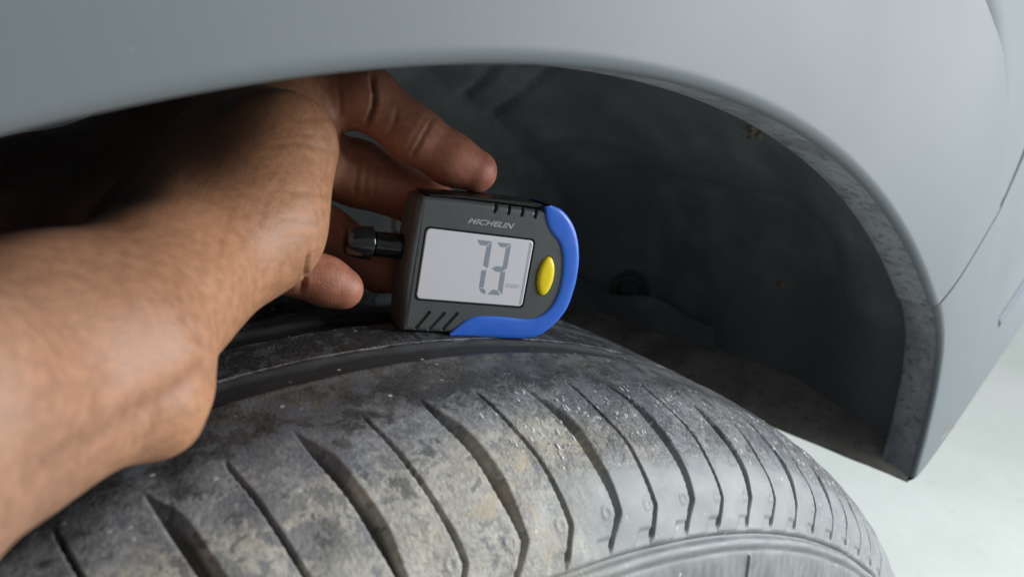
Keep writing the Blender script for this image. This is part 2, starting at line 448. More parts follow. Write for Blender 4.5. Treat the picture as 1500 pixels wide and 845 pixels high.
def tyre_disp(a, th):
    """height of the rubber above the smooth carcass, in metres; a = arc across the tyre, th = angle"""
    h = np.zeros_like(a); fin = ((th < math.radians(112)))
    # circumferential grooves
    wob = .0003 * np.sin(th * 61) + .0002 * np.sin(th * 143 + 1)
    for g0, g1, dep in ((.0320, .0431, .0017), (.0040, .0140, .0020), (-.0135, -.0040, .0020), (-.0431, -.0326, .0017)):
        e = .0022
        h -= dep * sstep(g0 - e * .2, g0 + e, a + wob) * (1 - sstep(g1 - e, g1 + e * .35, a + wob))
    # worn lip of the outer rib beside the groove
    h += .0002 * np.exp(-((a - .0445) / .0012) ** 2) * (1 + .3 * np.sin(th * 37) * np.sin(th * 11))
    pitch = math.radians(5.74)
    aS, aK, aE = .0600, arc_of_s(.0990), arc_of_s(.1028)
    u = np.clip((a - aS) / (aK - aS), 0, 1)
    shift = -math.radians(1.25) * (u ** 1.25) * (a < aK) + (-math.radians(1.25) + math.radians(.75) * np.clip((a - aK) / (aE - aK), 0, 1.4)) * (a >= aK)
    R_ = .31
    # wide notches
    x = ((th - math.radians(89.9) - shift) / pitch); k = np.floor(x + .5)
    q = -(x - k) * pitch * R_                       # metres from the sharp edge, growing to the front
    jj = np.sin(k * 12.9898) * 43758.5; jj = jj - np.floor(jj)
    st = .0025 * (jj - .5)
    w = .0044 * sstep(aS + st, aS + st + .016, a) * (1 - .45 * sstep(aK - .014, aK, a)) * (1 - .55 * sstep(aK, aE + .0005, a)) + 1e-6
    dep = .0038 * sstep(aS + st - .001, aS + st + .020, a) * (1 - sstep(aE - .001, aE + .0012, a)) * (1 - .35 * sstep(aK - .01, aE, a))
    g = sstep(-.0001, .0007, q) * (1 - sstep(np.minimum(.35 * w, w - .0006), w, q)) 
    h -= dep * g * fin + dep * g * (~fin)
    # thin sipes half way between
    x = ((th - math.radians(92.65) - shift * .95) / pitch); k = np.floor(x + .5)
    q = -(x - k) * pitch * R_
    w2 = .00036 + .00018 * sstep(aS + .01, aK, a)
    h -= .0022 * np.exp(-(q / w2) ** 4) * sstep(aS + .003, aS + .008, a) * (1 - sstep(aE - .001, aE + .0006, a)) * fin
    # small moulded steps above the ring, one beside every notch and sipe
    x2 = ((th - math.radians(90.3) - shift) / (pitch / 2)); k2 = np.floor(x2 + .5); q2 = (x2 - k2) * pitch / 2 * R_
    box = sstep(-.0030, -.0026, q2) * (1 - sstep(.0026, .0032, q2))
    h += -.0005 * box * sstep(aE - .0024, aE - .0020, a) * (1 - sstep(aE + .0004, aE + .0022, a))
    # little moulded rings between the notches
    rr = np.sqrt((q2 - .0006) ** 2 + ((a - (aK - .0008)) * 1.0) ** 2)
    h += .00022 * np.exp(-((rr - .0013) / .00035) ** 2) * fin
    # mould ring: groove, ridge, groove
    d = a - A_RING
    h += -.0017 * np.exp(-((d - .0006) / .0007) ** 2) + .0004 * sstep(.001, .0018, d) * (1 - sstep(.0034, .0040, d)) - .0009 * np.exp(-((d - .0046) / .0005) ** 2)
    h -= .0007 * sstep(.0046, .0054, d)
    # fine radial serration on the upper sidewall
    h += .00005 * np.sin(th * 420) * sstep(.0056, .008, d) * (1 - sstep(.011, .016, d)) * fin
    # a radial bar and a raised mark on the sidewall
    for t0, w_, r0, r1 in ((66.2, .0004, .0058, .0135),):
        h += .0007 * np.exp(-(((th - math.radians(t0)) * .27) / w_) ** 2) * sstep(r0, r0 + .0005, d) * (1 - sstep(r1, r1 + .0006, d))
    return h
Hd = tyre_disp(S, T)
# broad unevenness of worn rubber
Hd += (.0002 * np.sin(T * 53 + S * 300) + .00012 * np.sin(T * 117 - S * 210)) * (np.abs(S) > .047)
s_ = PS[:, None] + NS[:, None] * Hd; r_ = PR[:, None] + NR[:, None] * Hd
V = np.stack([r_ * np.cos(T), s_, r_ * np.sin(T)], -1)
UV = np.stack([(T - math.pi / 2) * .31 * -1, S], -1)
GR = np.clip(-Hd / .004, 0, 1)

# rubber: black, with film of grey dust, tan mud and pale specks
def rubber(name):
    m = Mat(name, .55, spec=.5)
    uvn = m.n("ShaderNodeUVMap", uv_map="UVMap"); v = uvn.outputs[0]
    sp = m.n("ShaderNodeSeparateXYZ"); m.l(v, sp.inputs[0]); U, A_ = sp.outputs[0], sp.outputs[1]
    gn = m.n("ShaderNodeAttribute", attribute_name="groove"); G_ = gn.outputs["Fac"]
    mpn = m.n("ShaderNodeMapping"); mpn.inputs["Scale"].default_value = (1, .30, 1); m.l(v, mpn.inputs["Vector"])
    nb = m.noise(v, 58, 6, .60, .5); nm = m.noise(v, 150, 7, .70, .5); nf = m.noise(v, 1000, 4, .6); nl = m.noise(v, 22, 4, .5, .3); ng = m.noise(v, 480, 5, .7)
    nk = m.noise(mpn.outputs[0], 520, 4, .65)
    mid = m.math('ADD', m.math('MULTIPLY', nb, .55), m.math('MULTIPLY', nm, .45))
    mid2 = m.math('ADD', m.math('MULTIPLY', nl, .35), m.math('MULTIPLY', nm, .65))
    Aw = m.math('ADD', A_, m.math('MULTIPLY', m.math('SUBTRACT', mid, .5), .050))
    back = m.ramp(U, .105, .060)                         # 1 on the top of the wheel, 0 towards the front
    # black rubber, greyed and scuffed where worn
    base = m.mix(m.ramp(ng, .35, .7), (.026, .0265, .028), (.060, .061, .062))
    worn = m.math('MULTIPLY', m.math('MULTIPLY', m.ramp(A_, .0434, .0446), m.ramp(Aw, .062, .047)), m.ramp(mid2, .36, .58))
    base = m.mix(m.math('MULTIPLY', worn, .85), base, (.155, .152, .140))
    # film of blue-grey dust, then pale tan below it
    base = m.mix(m.math('MULTIPLY', m.ramp(Aw, .058, .072), .90), base, m.mix(m.ramp(ng, .35, .65), (.17, .178, .19), (.30, .306, .312)))
    tz_ = m.math('MULTIPLY', m.ramp(Aw, .074, .084), back)
    base = m.mix(m.math('MULTIPLY', tz_, .88), base, m.mix(m.ramp(ng, .35, .65), (.31, .295, .255), (.45, .425, .365)))
    # darker blue-grey patches where the dust was rubbed off, with crisp ragged edges
    pt = m.math('MULTIPLY', m.ramp(mid2, .505, .535), m.ramp(A_, .118, .104))
    base = m.mix(m.math('MULTIPLY', pt, .66), base, (.105, .115, .135))
    pt2 = m.math('MULTIPLY', m.ramp(mid, .455, .430), m.math('MULTIPLY', m.ramp(A_, .056, .062), m.ramp(A_, .102, .090)))
    base = m.mix(m.math('MULTIPLY', pt2, .62), base, (.034, .036, .042))
    # ochre silt
    t2 = m.math('MULTIPLY', m.math('MULTIPLY', m.math('MULTIPLY', m.ramp(A_, .082, .092), back), m.ramp(mid, .515, .55)), m.ramp(U, .0, .05))
    base = m.mix(m.math('MULTIPLY', t2, .75), base, (.52, .42, .28))
    # even pale grey low on the front of the tyre and on the sidewall
    front = m.math('MULTIPLY', m.ramp(m.math('ADD', U, m.math('MULTIPLY', m.math('SUBTRACT', mid, .5), .10)), .030, .075), m.ramp(m.math('ADD', A_, m.math('MULTIPLY', m.math('SUBTRACT', mid2, .5), .030)), .0895, .0965))
    base = m.mix(m.math('MULTIPLY', front, .93), base, m.mix(m.ramp(mid2, .38, .62), (.185, .200, .208), (.26, .275, .28)))
    side = m.ramp(A_, .1215, .1235)
    base = m.mix(m.math('MULTIPLY', side, .90), base, m.mix(m.ramp(mid2, .38, .62), (.175, .19, .197), (.245, .26, .266)))
    # darker dirt in the notches, their shade painted in; tan silt further down the front
    base = m.mix(m.math('MULTIPLY', m.ramp(G_, .3, .85), m.math('MULTIPLY', m.ramp(A_, .052, .058), .85)), base, m.mix(m.math('MULTIPLY', m.ramp(U, .02, .07), m.ramp(mid, .38, .52)), (.066, .060, .052), (.42, .37, .29)))
    # shade painted black into the long grooves, a pale edge on the rib
    ga_ = m.math('MULTIPLY', m.ramp(A_, .0318, .0326), m.ramp(A_, .0434, .0428))
    base = m.mix(m.math('MULTIPLY', ga_, .9), base, (.022, .0224, .0235))
    gb_ = m.math('MULTIPLY', m.ramp(A_, .0030, .0045), m.ramp(A_, .0142, .0136))
    base = m.mix(m.math('MULTIPLY', gb_, .9), base, (.022, .0224, .0235))
    ed = m.math('MULTIPLY', m.math('MULTIPLY', m.ramp(A_, .0309, .0312), m.ramp(A_, .0319, .0316)), m.ramp(ng, .40, .55, .25, 1.0))
    base = m.mix(m.math('MULTIPLY', ed, .8), base, (.30, .30, .29))
    ed2 = m.math('MULTIPLY', m.math('MULTIPLY', m.ramp(A_, .0138, .0142), m.ramp(A_, .0165, .0148)), m.ramp(nm, .42, .6))
    base = m.mix(m.math('MULTIPLY', ed2, .7), base, (.17, .165, .155))
    # pale specks
    vo = m.voro(v, 300); rn = m.n("ShaderNodeSeparateColor"); m.l(vo.outputs["Color"], rn.inputs[0])
    spk = m.math('MULTIPLY', m.ramp(vo.outputs["Distance"], .20, .10), m.ramp(rn.outputs[0], .80, .84))
    base = m.mix(m.math('MULTIPLY', spk, m.ramp(nb, .42, .6, .25, .9)), base, (.58, .57, .54))
    m.color(base)
    # damp, glossy streaks on the front shoulder
    wz = m.math('MULTIPLY', m.ramp(U, .030, .065), m.math('MULTIPLY', m.ramp(Aw, .054, .066), m.ramp(A_, .0965, .0920)))
    wet = m.math('MULTIPLY', wz, m.ramp(mid, .42, .52))
    rg = m.ramp(nm, .3, .7, .44, .60)
    rg = m.math('MULTIPLY', rg, m.math('SUBTRACT', 1.0, m.math('MULTIPLY', wet, .60)))
    rg = m.math('ADD', rg, m.math('MULTIPLY', ga_, .25))
    m.rough(rg)
    calm = m.math('SUBTRACT', 1.0, m.math('MAXIMUM', m.math('MAXIMUM', front, side), m.math('MAXIMUM', ga_, gb_)))
    hgt = m.math('ADD', m.math('MULTIPLY', nf, m.math('MULTIPLY', calm, .30)), m.math('MULTIPLY', nk, m.math('MULTIPLY', wet, .9)))
    b1 = m.bump(hgt, 1.0, .0010)
    b2 = m.bump(m.math('MULTIPLY', nm, calm), .22, .0012, b1)
    return m.m
RUB = rubber("tyre_rubber")
tyre = tag(empty("tyre", M=TM), "worn dusty black tyre with shoulder grooves under the wheel arch", "tyre")
isp = int(np.argmin(np.abs(ra - (A_RING + .0005))))
nth = len(TH)
for nm_, a_, b_ in (("tread", 0, isp + 1), ("sidewall", isp, len(ra))):
    vv = V[a_:b_].reshape(-1, 3); uu = UV[a_:b_].reshape(-1, 2)
    me = np_mesh(nm_, vv, grid_quads(b_ - a_, nth, True))
    set_uv(me, uu)
    ga = me.attributes.new('groove', 'FLOAT', 'POINT'); ga.data.foreach_set('value', np.ascontiguousarray(GR[a_:b_].ravel(), np.float32))
    link(nm_, me, RUB, tyre)

# pale flecks painted in place of wet glints on the front shoulder
m = Mat("painted_glint", .18, (.72, .73, .75))
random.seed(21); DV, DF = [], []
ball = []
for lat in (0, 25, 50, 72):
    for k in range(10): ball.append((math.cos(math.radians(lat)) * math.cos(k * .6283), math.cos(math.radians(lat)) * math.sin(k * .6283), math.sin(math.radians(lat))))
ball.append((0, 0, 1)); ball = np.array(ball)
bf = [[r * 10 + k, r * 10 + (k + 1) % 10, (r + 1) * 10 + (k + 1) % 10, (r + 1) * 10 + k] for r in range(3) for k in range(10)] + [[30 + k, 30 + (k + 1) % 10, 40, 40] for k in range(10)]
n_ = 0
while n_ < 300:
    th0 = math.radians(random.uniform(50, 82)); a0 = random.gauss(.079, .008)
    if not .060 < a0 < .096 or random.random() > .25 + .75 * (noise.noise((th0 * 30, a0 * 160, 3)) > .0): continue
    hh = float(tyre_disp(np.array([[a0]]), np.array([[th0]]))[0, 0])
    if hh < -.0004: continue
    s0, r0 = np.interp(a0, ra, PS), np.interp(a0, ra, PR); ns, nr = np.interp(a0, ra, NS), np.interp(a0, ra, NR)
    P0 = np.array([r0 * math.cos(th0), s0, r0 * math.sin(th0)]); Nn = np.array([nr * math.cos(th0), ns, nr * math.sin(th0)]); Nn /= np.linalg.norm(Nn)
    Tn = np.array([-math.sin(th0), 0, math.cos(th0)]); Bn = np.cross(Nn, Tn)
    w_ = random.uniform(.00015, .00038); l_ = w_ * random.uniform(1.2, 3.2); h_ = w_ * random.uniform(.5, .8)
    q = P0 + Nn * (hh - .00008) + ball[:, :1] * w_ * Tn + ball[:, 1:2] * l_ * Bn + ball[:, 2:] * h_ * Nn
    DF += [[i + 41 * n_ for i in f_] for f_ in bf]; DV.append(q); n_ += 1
me = bpy.data.meshes.new("glint_flecks"); me.from_pydata([tuple(p_) for p_ in np.concatenate(DV)], [], [f_[:3] if f_[2] == f_[3] else f_ for f_ in DF])
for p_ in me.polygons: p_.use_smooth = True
tag(link("glint_flecks", me, m.m, tyre), kind="stuff")

# ------------------------------------------------------------------ gauge
GM = Matrix(((0.924686, 0.221211, -0.309875, 0.068901), (-0.313374, -0.020019, -0.949419, -0.037571), (-0.216225, 0.975021, 0.050810, 0.642480), (0.000000, 0.000000, 0.000000, 1.000000)))
def smooth_closed(P, n, it=0):
    P = np.array(P, float); k = len(P); out = []
    for i in range(k):
        a, b, c, d = P[i - 1], P[i], P[(i + 1) % k], P[(i + 2) % k]
        t = np.linspace(0, 1, n, endpoint=False)[:, None]
        out.append(.5 * ((2 * b) + (-a + c) * t + (2 * a - 5 * b + 4 * c - d) * t * t + (-a + 3 * b - 3 * c + d) * t ** 3))
    P = np.concatenate(out)
    d = np.linalg.norm(np.roll(P, -1, 0) - P, axis=1); s = np.concatenate([[0], np.cumsum(d)]); n2 = max(60, int(s[-1] / .45))
    q = np.linspace(0, s[-1], n2, endpoint=False); Pc = np.vstack([P, P[:1]])
    P = np.stack([np.interp(q, s, Pc[:, 0]), np.interp(q, s, Pc[:, 1])], 1)
    for _ in range(it): P = (np.roll(P, 1, 0) + 2 * P + np.roll(P, -1, 0)) / 4
    return P
def outline_mesh(name, P, layers, cap0=True, cap1=True):
    """closed solid from outline P (mm); layers = [(inset mm, height mm)] from back to front"""
    A2 = np.sum(P[:, 0] * np.roll(P[:, 1], -1) - np.roll(P[:, 0], -1) * P[:, 1])
    if A2 < 0: P = P[::-1]
    T = np.roll(P, -1, 0) - np.roll(P, 1, 0); T /= np.linalg.norm(T, axis=1)[:, None] + 1e-9
    N = np.stack([-T[:, 1], T[:, 0]], 1)             # inward
    k = len(P); bm = bmesh.new(); rings = []
    for ins, hgt in layers:
        q = P + N * ins
        rings.append([bm.verts.new((x * .001, y * .001, hgt * .001)) for x, y in q])
    for r0, r1 in zip(rings[:-1], rings[1:]):
        for i in range(k):
            f_ = bm.faces.new((r0[i], r0[(i + 1) % k], r1[(i + 1) % k], r1[i])); f_.smooth = True
    if cap0: bm.faces.new(rings[0][::-1])
    if cap1: bm.faces.new(rings[-1])
    me = bpy.data.meshes.new(name); bm.to_mesh(me); bm.free(); return me
def rrect(cx, cy, w, h, r, n=7):
    out = []
    for sx, sy, a0 in ((1, 1, 0), (-1, 1, 90), (-1, -1, 180), (1, -1, 270)):
        for a in np.radians(np.linspace(a0, a0 + 90, n)): out.append((cx + sx * (w / 2 - r) + r * math.cos(a), cy + sy * (h / 2 - r) + r * math.sin(a)))
    return np.array(out)
def bake(o):
    dg = bpy.context.evaluated_depsgraph_get(); me = bpy.data.meshes.new_from_object(o.evaluated_get(dg)); o.modifiers.clear(); old = o.data; o.data = me; me.name = old.name; return o

m = Mat("charcoal_plastic", .46, (.082, .088, .090)); v = m.coords("Object")
nz = m.noise(v, 5200, 2); m.bump(nz, .22, .00012); m.rough(m.ramp(m.noise(v, 160, 3), .3, .7, .40, .52)); PLASTIC = m.m
m = Mat("black_rubber_grip", .38, (.012, .012, .013)); GRIP = m.m
m = Mat("blue_plastic", .36, (.035, .155, .70)); v = m.coords("Object"); m.bump(m.noise(v, 4200, 2), .12, .0001); m.rough(m.ramp(m.noise(v, 200, 3), .3, .7, .30, .44)); BLUE = m.m
m = Mat("yellow_plastic", .40, (.95, .74, .006)); m.bump(m.noise(m.coords("Object"), 4000, 2), .12, .0001); YELLOW = m.m
m = Mat("lcd_glass", .16, (.735, .73, .775)); v = m.coords("Object")
sc_ = m.noise(v, 900, 4); m.rough(m.ramp(sc_, .4, .7, .13, .22)); m.color(m.mix(m.ramp(m.noise(v, 3000, 2), .66, .74, 0, .25), (.735, .73, .775), (.58, .58, .62))); LCD = m.m
m = Mat("lcd_segment", .35, (.30, .34, .40)); SEG = m.m
m = Mat("lcd_faint", .35, (.58, .59, .63)); SEGF = m.m
m = Mat("lcd_rim", .2, (.48, .49, .52)); LRIM = m.m
m = Mat("bezel_black", .25, (.010, .010, .012)); BEZ = m.m
m = Mat("white_print", .5, (.46, .48, .50)); v = m.coords("Object"); m.color(m.mix(m.ramp(m.noise(v, 2600, 3), .38, .55), (.10, .105, .115), (.50, .53, .56))); PRINT = m.m
m = Mat("tagline_print", .5, (.13, .138, .15)); TAGP = m.m
m = Mat("gloss_black", .1, (.014, .014, .016), spec=.8); GLOSS = m.m
m = Mat("chrome", .48, (.95, .93, .90), 1.0); CHROME = m.m

gauge = tag(empty("tread_depth_gauge", M=GM), "charcoal and blue digital tread gauge with yellow button standing on the tyre", "gauge")
TH_B = -15.0
outl = [(-19.75, -20.46), (-20.39, -13.93), (-21.0, -3.11), (-20.81, 8.9), (-20.35, 16.81), (-19.66, 18.9), (-18.4, 19.3), (-9.84, 19.7), (0.14, 19.9), (9.0, 19.9), (16.0, 20.0), (20.5, 20.4), (25.4, 19.6), (29.3, 16.9), (32.1, 12.4), (34.0, 6.3), (34.6, 0.5), (34.3, -3.9), (33.1, -9.8), (30.2, -14.7), (25.7, -18.7), (21.4, -20.1), (15.3, -20.5), (5, -20.6), (-4.43, -20.7), (-12.38, -20.7), (-18.6, -20.75)]
OUT = smooth_closed(outl, 8, 2)
bodyo = link("body", outline_mesh("body", OUT, [(2.2, TH_B), (.8, TH_B + .5), (.2, TH_B + 1.6), (0, TH_B + 3), (0, -2.2), (.06, -1.5), (.25, -.85), (.6, -.35), (1.1, -.08), (1.7, 0)]), PLASTIC, gauge)
# recesses: display, button, the three slanted slots at the lower corner
cut = bmesh.new()
def add_solid(bm, me):
    bm.from_mesh(me); bpy.data.meshes.remove(me)
cutters = [outline_mesh("c", rrect(.57, -.08, 35.9, 22.3, 1.6), [(0, -.45), (0, 1)])]
def capsule_outline(a, b, r, n=8):
    a, b = np.array(a), np.array(b); t = math.atan2(*(b - a)[::-1]); out = []
    for c_, a0 in ((b, t - math.pi / 2), (a, t + math.pi / 2)):
        for q in np.linspace(a0, a0 + math.pi, n): out.append((c_[0] + r * math.cos(q), c_[1] + r * math.sin(q)))
    return np.array(out)
for a_, b_ in (((-15.4, -19.6), (-11.98, -14.5)), ((-11.14, -19.7), (-7.34, -14.5)), ((-6.9, -19.4), (-3.2, -14.3))):
    cutters.append(outline_mesh("c", capsule_outline(a_, b_, .52), [(.35, -.75), (0, -.3), (-.1, .6)]))
th_ = np.linspace(0, 2 * math.pi, 40, endpoint=False)
ell = lambda cx, cy, rx, ry, rot=0: np.stack([cx + rx * np.cos(th_) * math.cos(rot) - ry * np.sin(th_) * math.sin(rot), cy + rx * np.cos(th_) * math.sin(rot) + ry * np.sin(th_) * math.cos(rot)], 1)
cutters.append(outline_mesh("c", ell(24.06, -.2, 3.05, 6.55), [(0, -.6), (0, 1)]))
for gx in (3.8, 8.25, 12.7, 17.2):                    # finger notches on the top front edge
    cutters.append(outline_mesh("c", capsule_outline((gx - .35, 17.7), (gx + .1, 23.5), .55), [(0, -2.2), (0, .5)]))
for c_ in cutters: add_solid(cut, c_)
cme = bpy.data.meshes.new("cut"); cut.to_mesh(cme); cut.free(); co = bpy.data.objects.new("cut", cme); col.objects.link(co); co.parent = gauge
bpy.context.view_layer.update()
md = bodyo.modifiers.new("b", 'BOOLEAN'); md.object = co; md.operation = 'DIFFERENCE'; md.solver = 'EXACT'; md.use_self = True
bake(bodyo); bpy.data.objects.remove(co)
bodyo.data.materials.clear(); bodyo.data.materials.append(PLASTIC)

# blue shell round the nose and under the body
inner = [(19.35, 21.4), (20.65, 17.17), (22.91, 13.88), (26.3, 11.03), (28.31, 7.25), (29.53, 1.51), (29.56, -4.42), (27.82, -9.77), (24.17, -13.4), (19.5, -14.44), (12.39, -14.2), (4.81, -14.46), (0.54, -15.67), (-2.68, -18.38), (-4.6, -20.4)]
outer = [(-4.4, -21.35), (5, -21.4), (15.31, -21.4), (21.6, -21.05), (26.18, -19.67), (31.01, -15.21), (34.08, -10.08), (35.26, -3.95), (35.53, .56), (35.06, 6.46), (33.08, 12.86), (30.16, 17.59), (25.8, 20.99), (21.5, 22.0)]
def resample(P, n):
    P = catmull(P, 12); s = np.concatenate([[0], np.cumsum(np.linalg.norm(np.diff(P, axis=0), axis=1))]); q = np.linspace(0, s[-1], n)
    return np.stack([np.interp(q, s, P[:, 0]), np.interp(q, s, P[:, 1])], 1)
NB = 150
I_ = resample(inner, NB); O_ = resample(outer[::-1], NB)
for _ in range(3): I_[1:-1] = (I_[:-2] + 2 * I_[1:-1] + I_[2:]) / 4
rows = []
for w_, h_ in ((0, -2.0), (0, -.1), (.012, .12), (.05, .34), (.11, .48), (.25, .56), (.5, .60), (.75, .56), (.88, .40), (.95, .05), (.985, -.6), (1, -1.6), (1, -8), (1, -14.0), (.97, -14.6), (.8, -14.8), (.2, -14.9)):
    q = I_ * (1 - w_) + O_ * w_; rows.append(np.concatenate([q, np.full((NB, 1), h_)], 1) * .001)
R_ = np.array(rows); me = np_mesh("blue_shell", R_.reshape(-1, 3), grid_quads(len(rows), NB)[:, ::-1])
link("blue_shell", me, BLUE, gauge)
# display
disp = link("display", outline_mesh("display", rrect(.57, -.08, 34.6, 21.0, 1.3), [(0, -.44), (0, -.1), (.12, .05), (.3, .10)]), LCD, gauge)
link("bezel", outline_mesh("bezel", rrect(.57, -.08, 35.85, 22.25, 1.55), [(0, -.9), (0, -.30), (.1, -.25)]), BEZ, disp)
def poly(name, pts, z, mat, parent, th=.03):
    P = np.array(pts, float)
    return link(name, outline_mesh(name, P, [(0, z), (0, z + th)]), mat, parent)
segs = [[(-.75, 8.75), (4.05, 8.80), (2.45, 7.30), (.45, 7.28)],
        [(4.15, 8.55), (4.2, .95), (3.95, .55), (2.55, 1.25), (2.6, 7.05)],
        [(5.8, 8.68), (10.4, 8.78), (8.85, 7.38), (7.1, 7.38)],
        [(10.5, 8.5), (10.45, 1.0), (10.1, .75), (9.0, 1.2), (8.98, 7.15)],
        [(5.5, .60), (6.85, 1.45), (9.0, 1.40), (9.95, .75), (8.9, -.25), (6.9, -.30)],
        [(2.30, -.30), (3.85, .02), (3.85, -5.55), (2.4, -5.75)],
        [(2.5, -5.95), (3.75, -5.75), (4.9, -6.6), (4.6, -7.6), (3.4, -7.1)],
        [(6.95, -5.95), (8.6, -5.98), (9.75, -7.5), (5.5, -7.55)],
        [(8.55, -.30), (10.15, .02), (10.4, -7.2), (8.75, -5.75)]]
for s_ in segs: poly("lcd_segment", s_, .102, SEG, disp)
poly("lcd_rim", [(16.6, 9.9), (17.35, 9.7), (17.45, -9.8), (16.7, -10.0)], .102, LRIM, disp)

def text(name, body, size, loc, sx, shear, mat, parent, weight=0.):
    cu = bpy.data.curves.new(name, 'FONT'); cu.body = body; cu.size = size; cu.shear = shear; cu.offset = weight; cu.extrude = .00002
    o = bpy.data.objects.new(name, cu); col.objects.link(o); bpy.context.view_layer.update()
    dg = bpy.context.evaluated_depsgraph_get(); me = bpy.data.meshes.new_from_object(o.evaluated_get(dg)); bpy.data.objects.remove(o)
    x = np.array([v_.co.x for v_ in me.vertices]); y = np.array([v_.co.y for v_ in me.vertices])
    w, h = x.max() - x.min(), y.max() - y.min()
    for v_ in me.vertices:
        v_.co.x = (v_.co.x - x.min()) / w * sx[0]; v_.co.y = (v_.co.y - y.min()) / h * sx[1]
    me.materials.clear(); me.materials.append(mat)
    o = bpy.data.objects.new(name, me); col.objects.link(o); o.parent = parent; o.location = loc; return o
text("brand_lettering", "MICHELIN", .002, (-.0047, .01325, .00004), (.0152, .0017), .35, PRINT, bodyo, .00006)
text("unit_lettering", "mm", .002, (.0113, -.0049, .00014), (.0043, .0013), 0, SEGF, disp)
random.seed(3)
bm = bmesh.new(); x = -4.9
while x < 6.5:                                        # illegible strapline below the name: a row of fine ticks
    w = random.uniform(.18, .5)
    vs_ = [bm.verts.new((a_ * .001, b_ * .001, .00003)) for a_, b_ in ((x, 12.2), (x + w, 12.2), (x + w, 12.42), (x, 12.42))]
    bm.faces.new(vs_); x += w + random.uniform(.12, .25)
me = bpy.data.meshes.new("strapline"); bm.to_mesh(me); bm.free(); link("strapline", me, TAGP, bodyo)
# yellow button
bm = bmesh.new(); rings = []
for k_, h_ in ((1, -.5), (1, .1), (.97, .4), (.88, .68), (.7, .86), (.45, .95), (.2, .98)):
    rings.append([bm.verts.new((x * .001, y * .001, h_ * .001)) for x, y in ell(24.06, -.2, 2.8 * k_, 6.25 * k_)])
for r0, r1 in zip(rings[:-1], rings[1:]):
    for i in range(40): bm.faces.new((r0[i], r0[(i + 1) % 40], r1[(i + 1) % 40], r1[i])).smooth = True
bm.faces.new(rings[-1]).smooth = True
me = bpy.data.meshes.new("button"); bm.to_mesh(me); bm.free(); link("button", me, YELLOW, gauge)
# rubber grip along the top with four ribs
TOPR = np.array([(-17.0, 19.5), (-8, 20.1), (4, 20.4), (17.5, 20.5), (19.4, 20.6), (19.4, 21.7), (17.5, 21.85), (4, 21.5), (-8, 20.9), (-17.0, 20.1)])
grip = link("top_grip", outline_mesh("top_grip", TOPR, [(.2, -15.5), (0, -15.2), (0, -1.8), (.15, -1.4)]), GRIP, gauge)
for gx in (3.8, 8.25, 12.7, 17.2):
    link("grip_rib", outline_mesh("grip_rib", capsule_outline((gx - .9, 21.0), (gx + .9, 21.15), .75, 9), [(.3, -13.5), (0, -13.0), (0, -2.6), (.15, -2.0), (.45, -1.7)]), GRIP, grip)
# capped stem on the left side
SM = Matrix.Translation((-.0205, .0028, -.0088)) @ Matrix.Rotation(math.radians(-90), 4, 'Y') @ Matrix.Rotation(math.radians(0), 4, 'X')
def turned(name, prof, mat, parent, seg=40):
    th2 = np.linspace(0, 2 * math.pi, seg, endpoint=False); P = np.array(prof) * .001
    V_ = np.concatenate([np.stack([r * np.cos(th2), r * np.sin(th2), np.full(seg, h)], 1) for r, h in P])
    me = np_mesh(name, V_, grid_quads(len(P), seg, True)); o = link(name, me, mat, parent, SM)
    md = o.modifiers.new("e", 'EDGE_SPLIT'); md.split_angle = math.radians(38); return o
stem = turned("stem", [(3.9, -1.5), (3.9, 1.0), (3.75, 5.2), (3.7, 8.6)], GLOSS, gauge)
turned("ring", [(3.6, 8.3), (5.0, 8.3), (5.25, 8.5), (5.25, 9.2), (5.0, 9.4), (3.6, 9.4)], CHROME, stem)
turned("cap", [(3.4, 9.4), (4.85, 9.4), (5.0, 9.7), (4.75, 13.2), (4.25, 16.0), (3.7, 16.9), (2.5, 17.3), (.01, 17.4)], GLOSS, gauge)

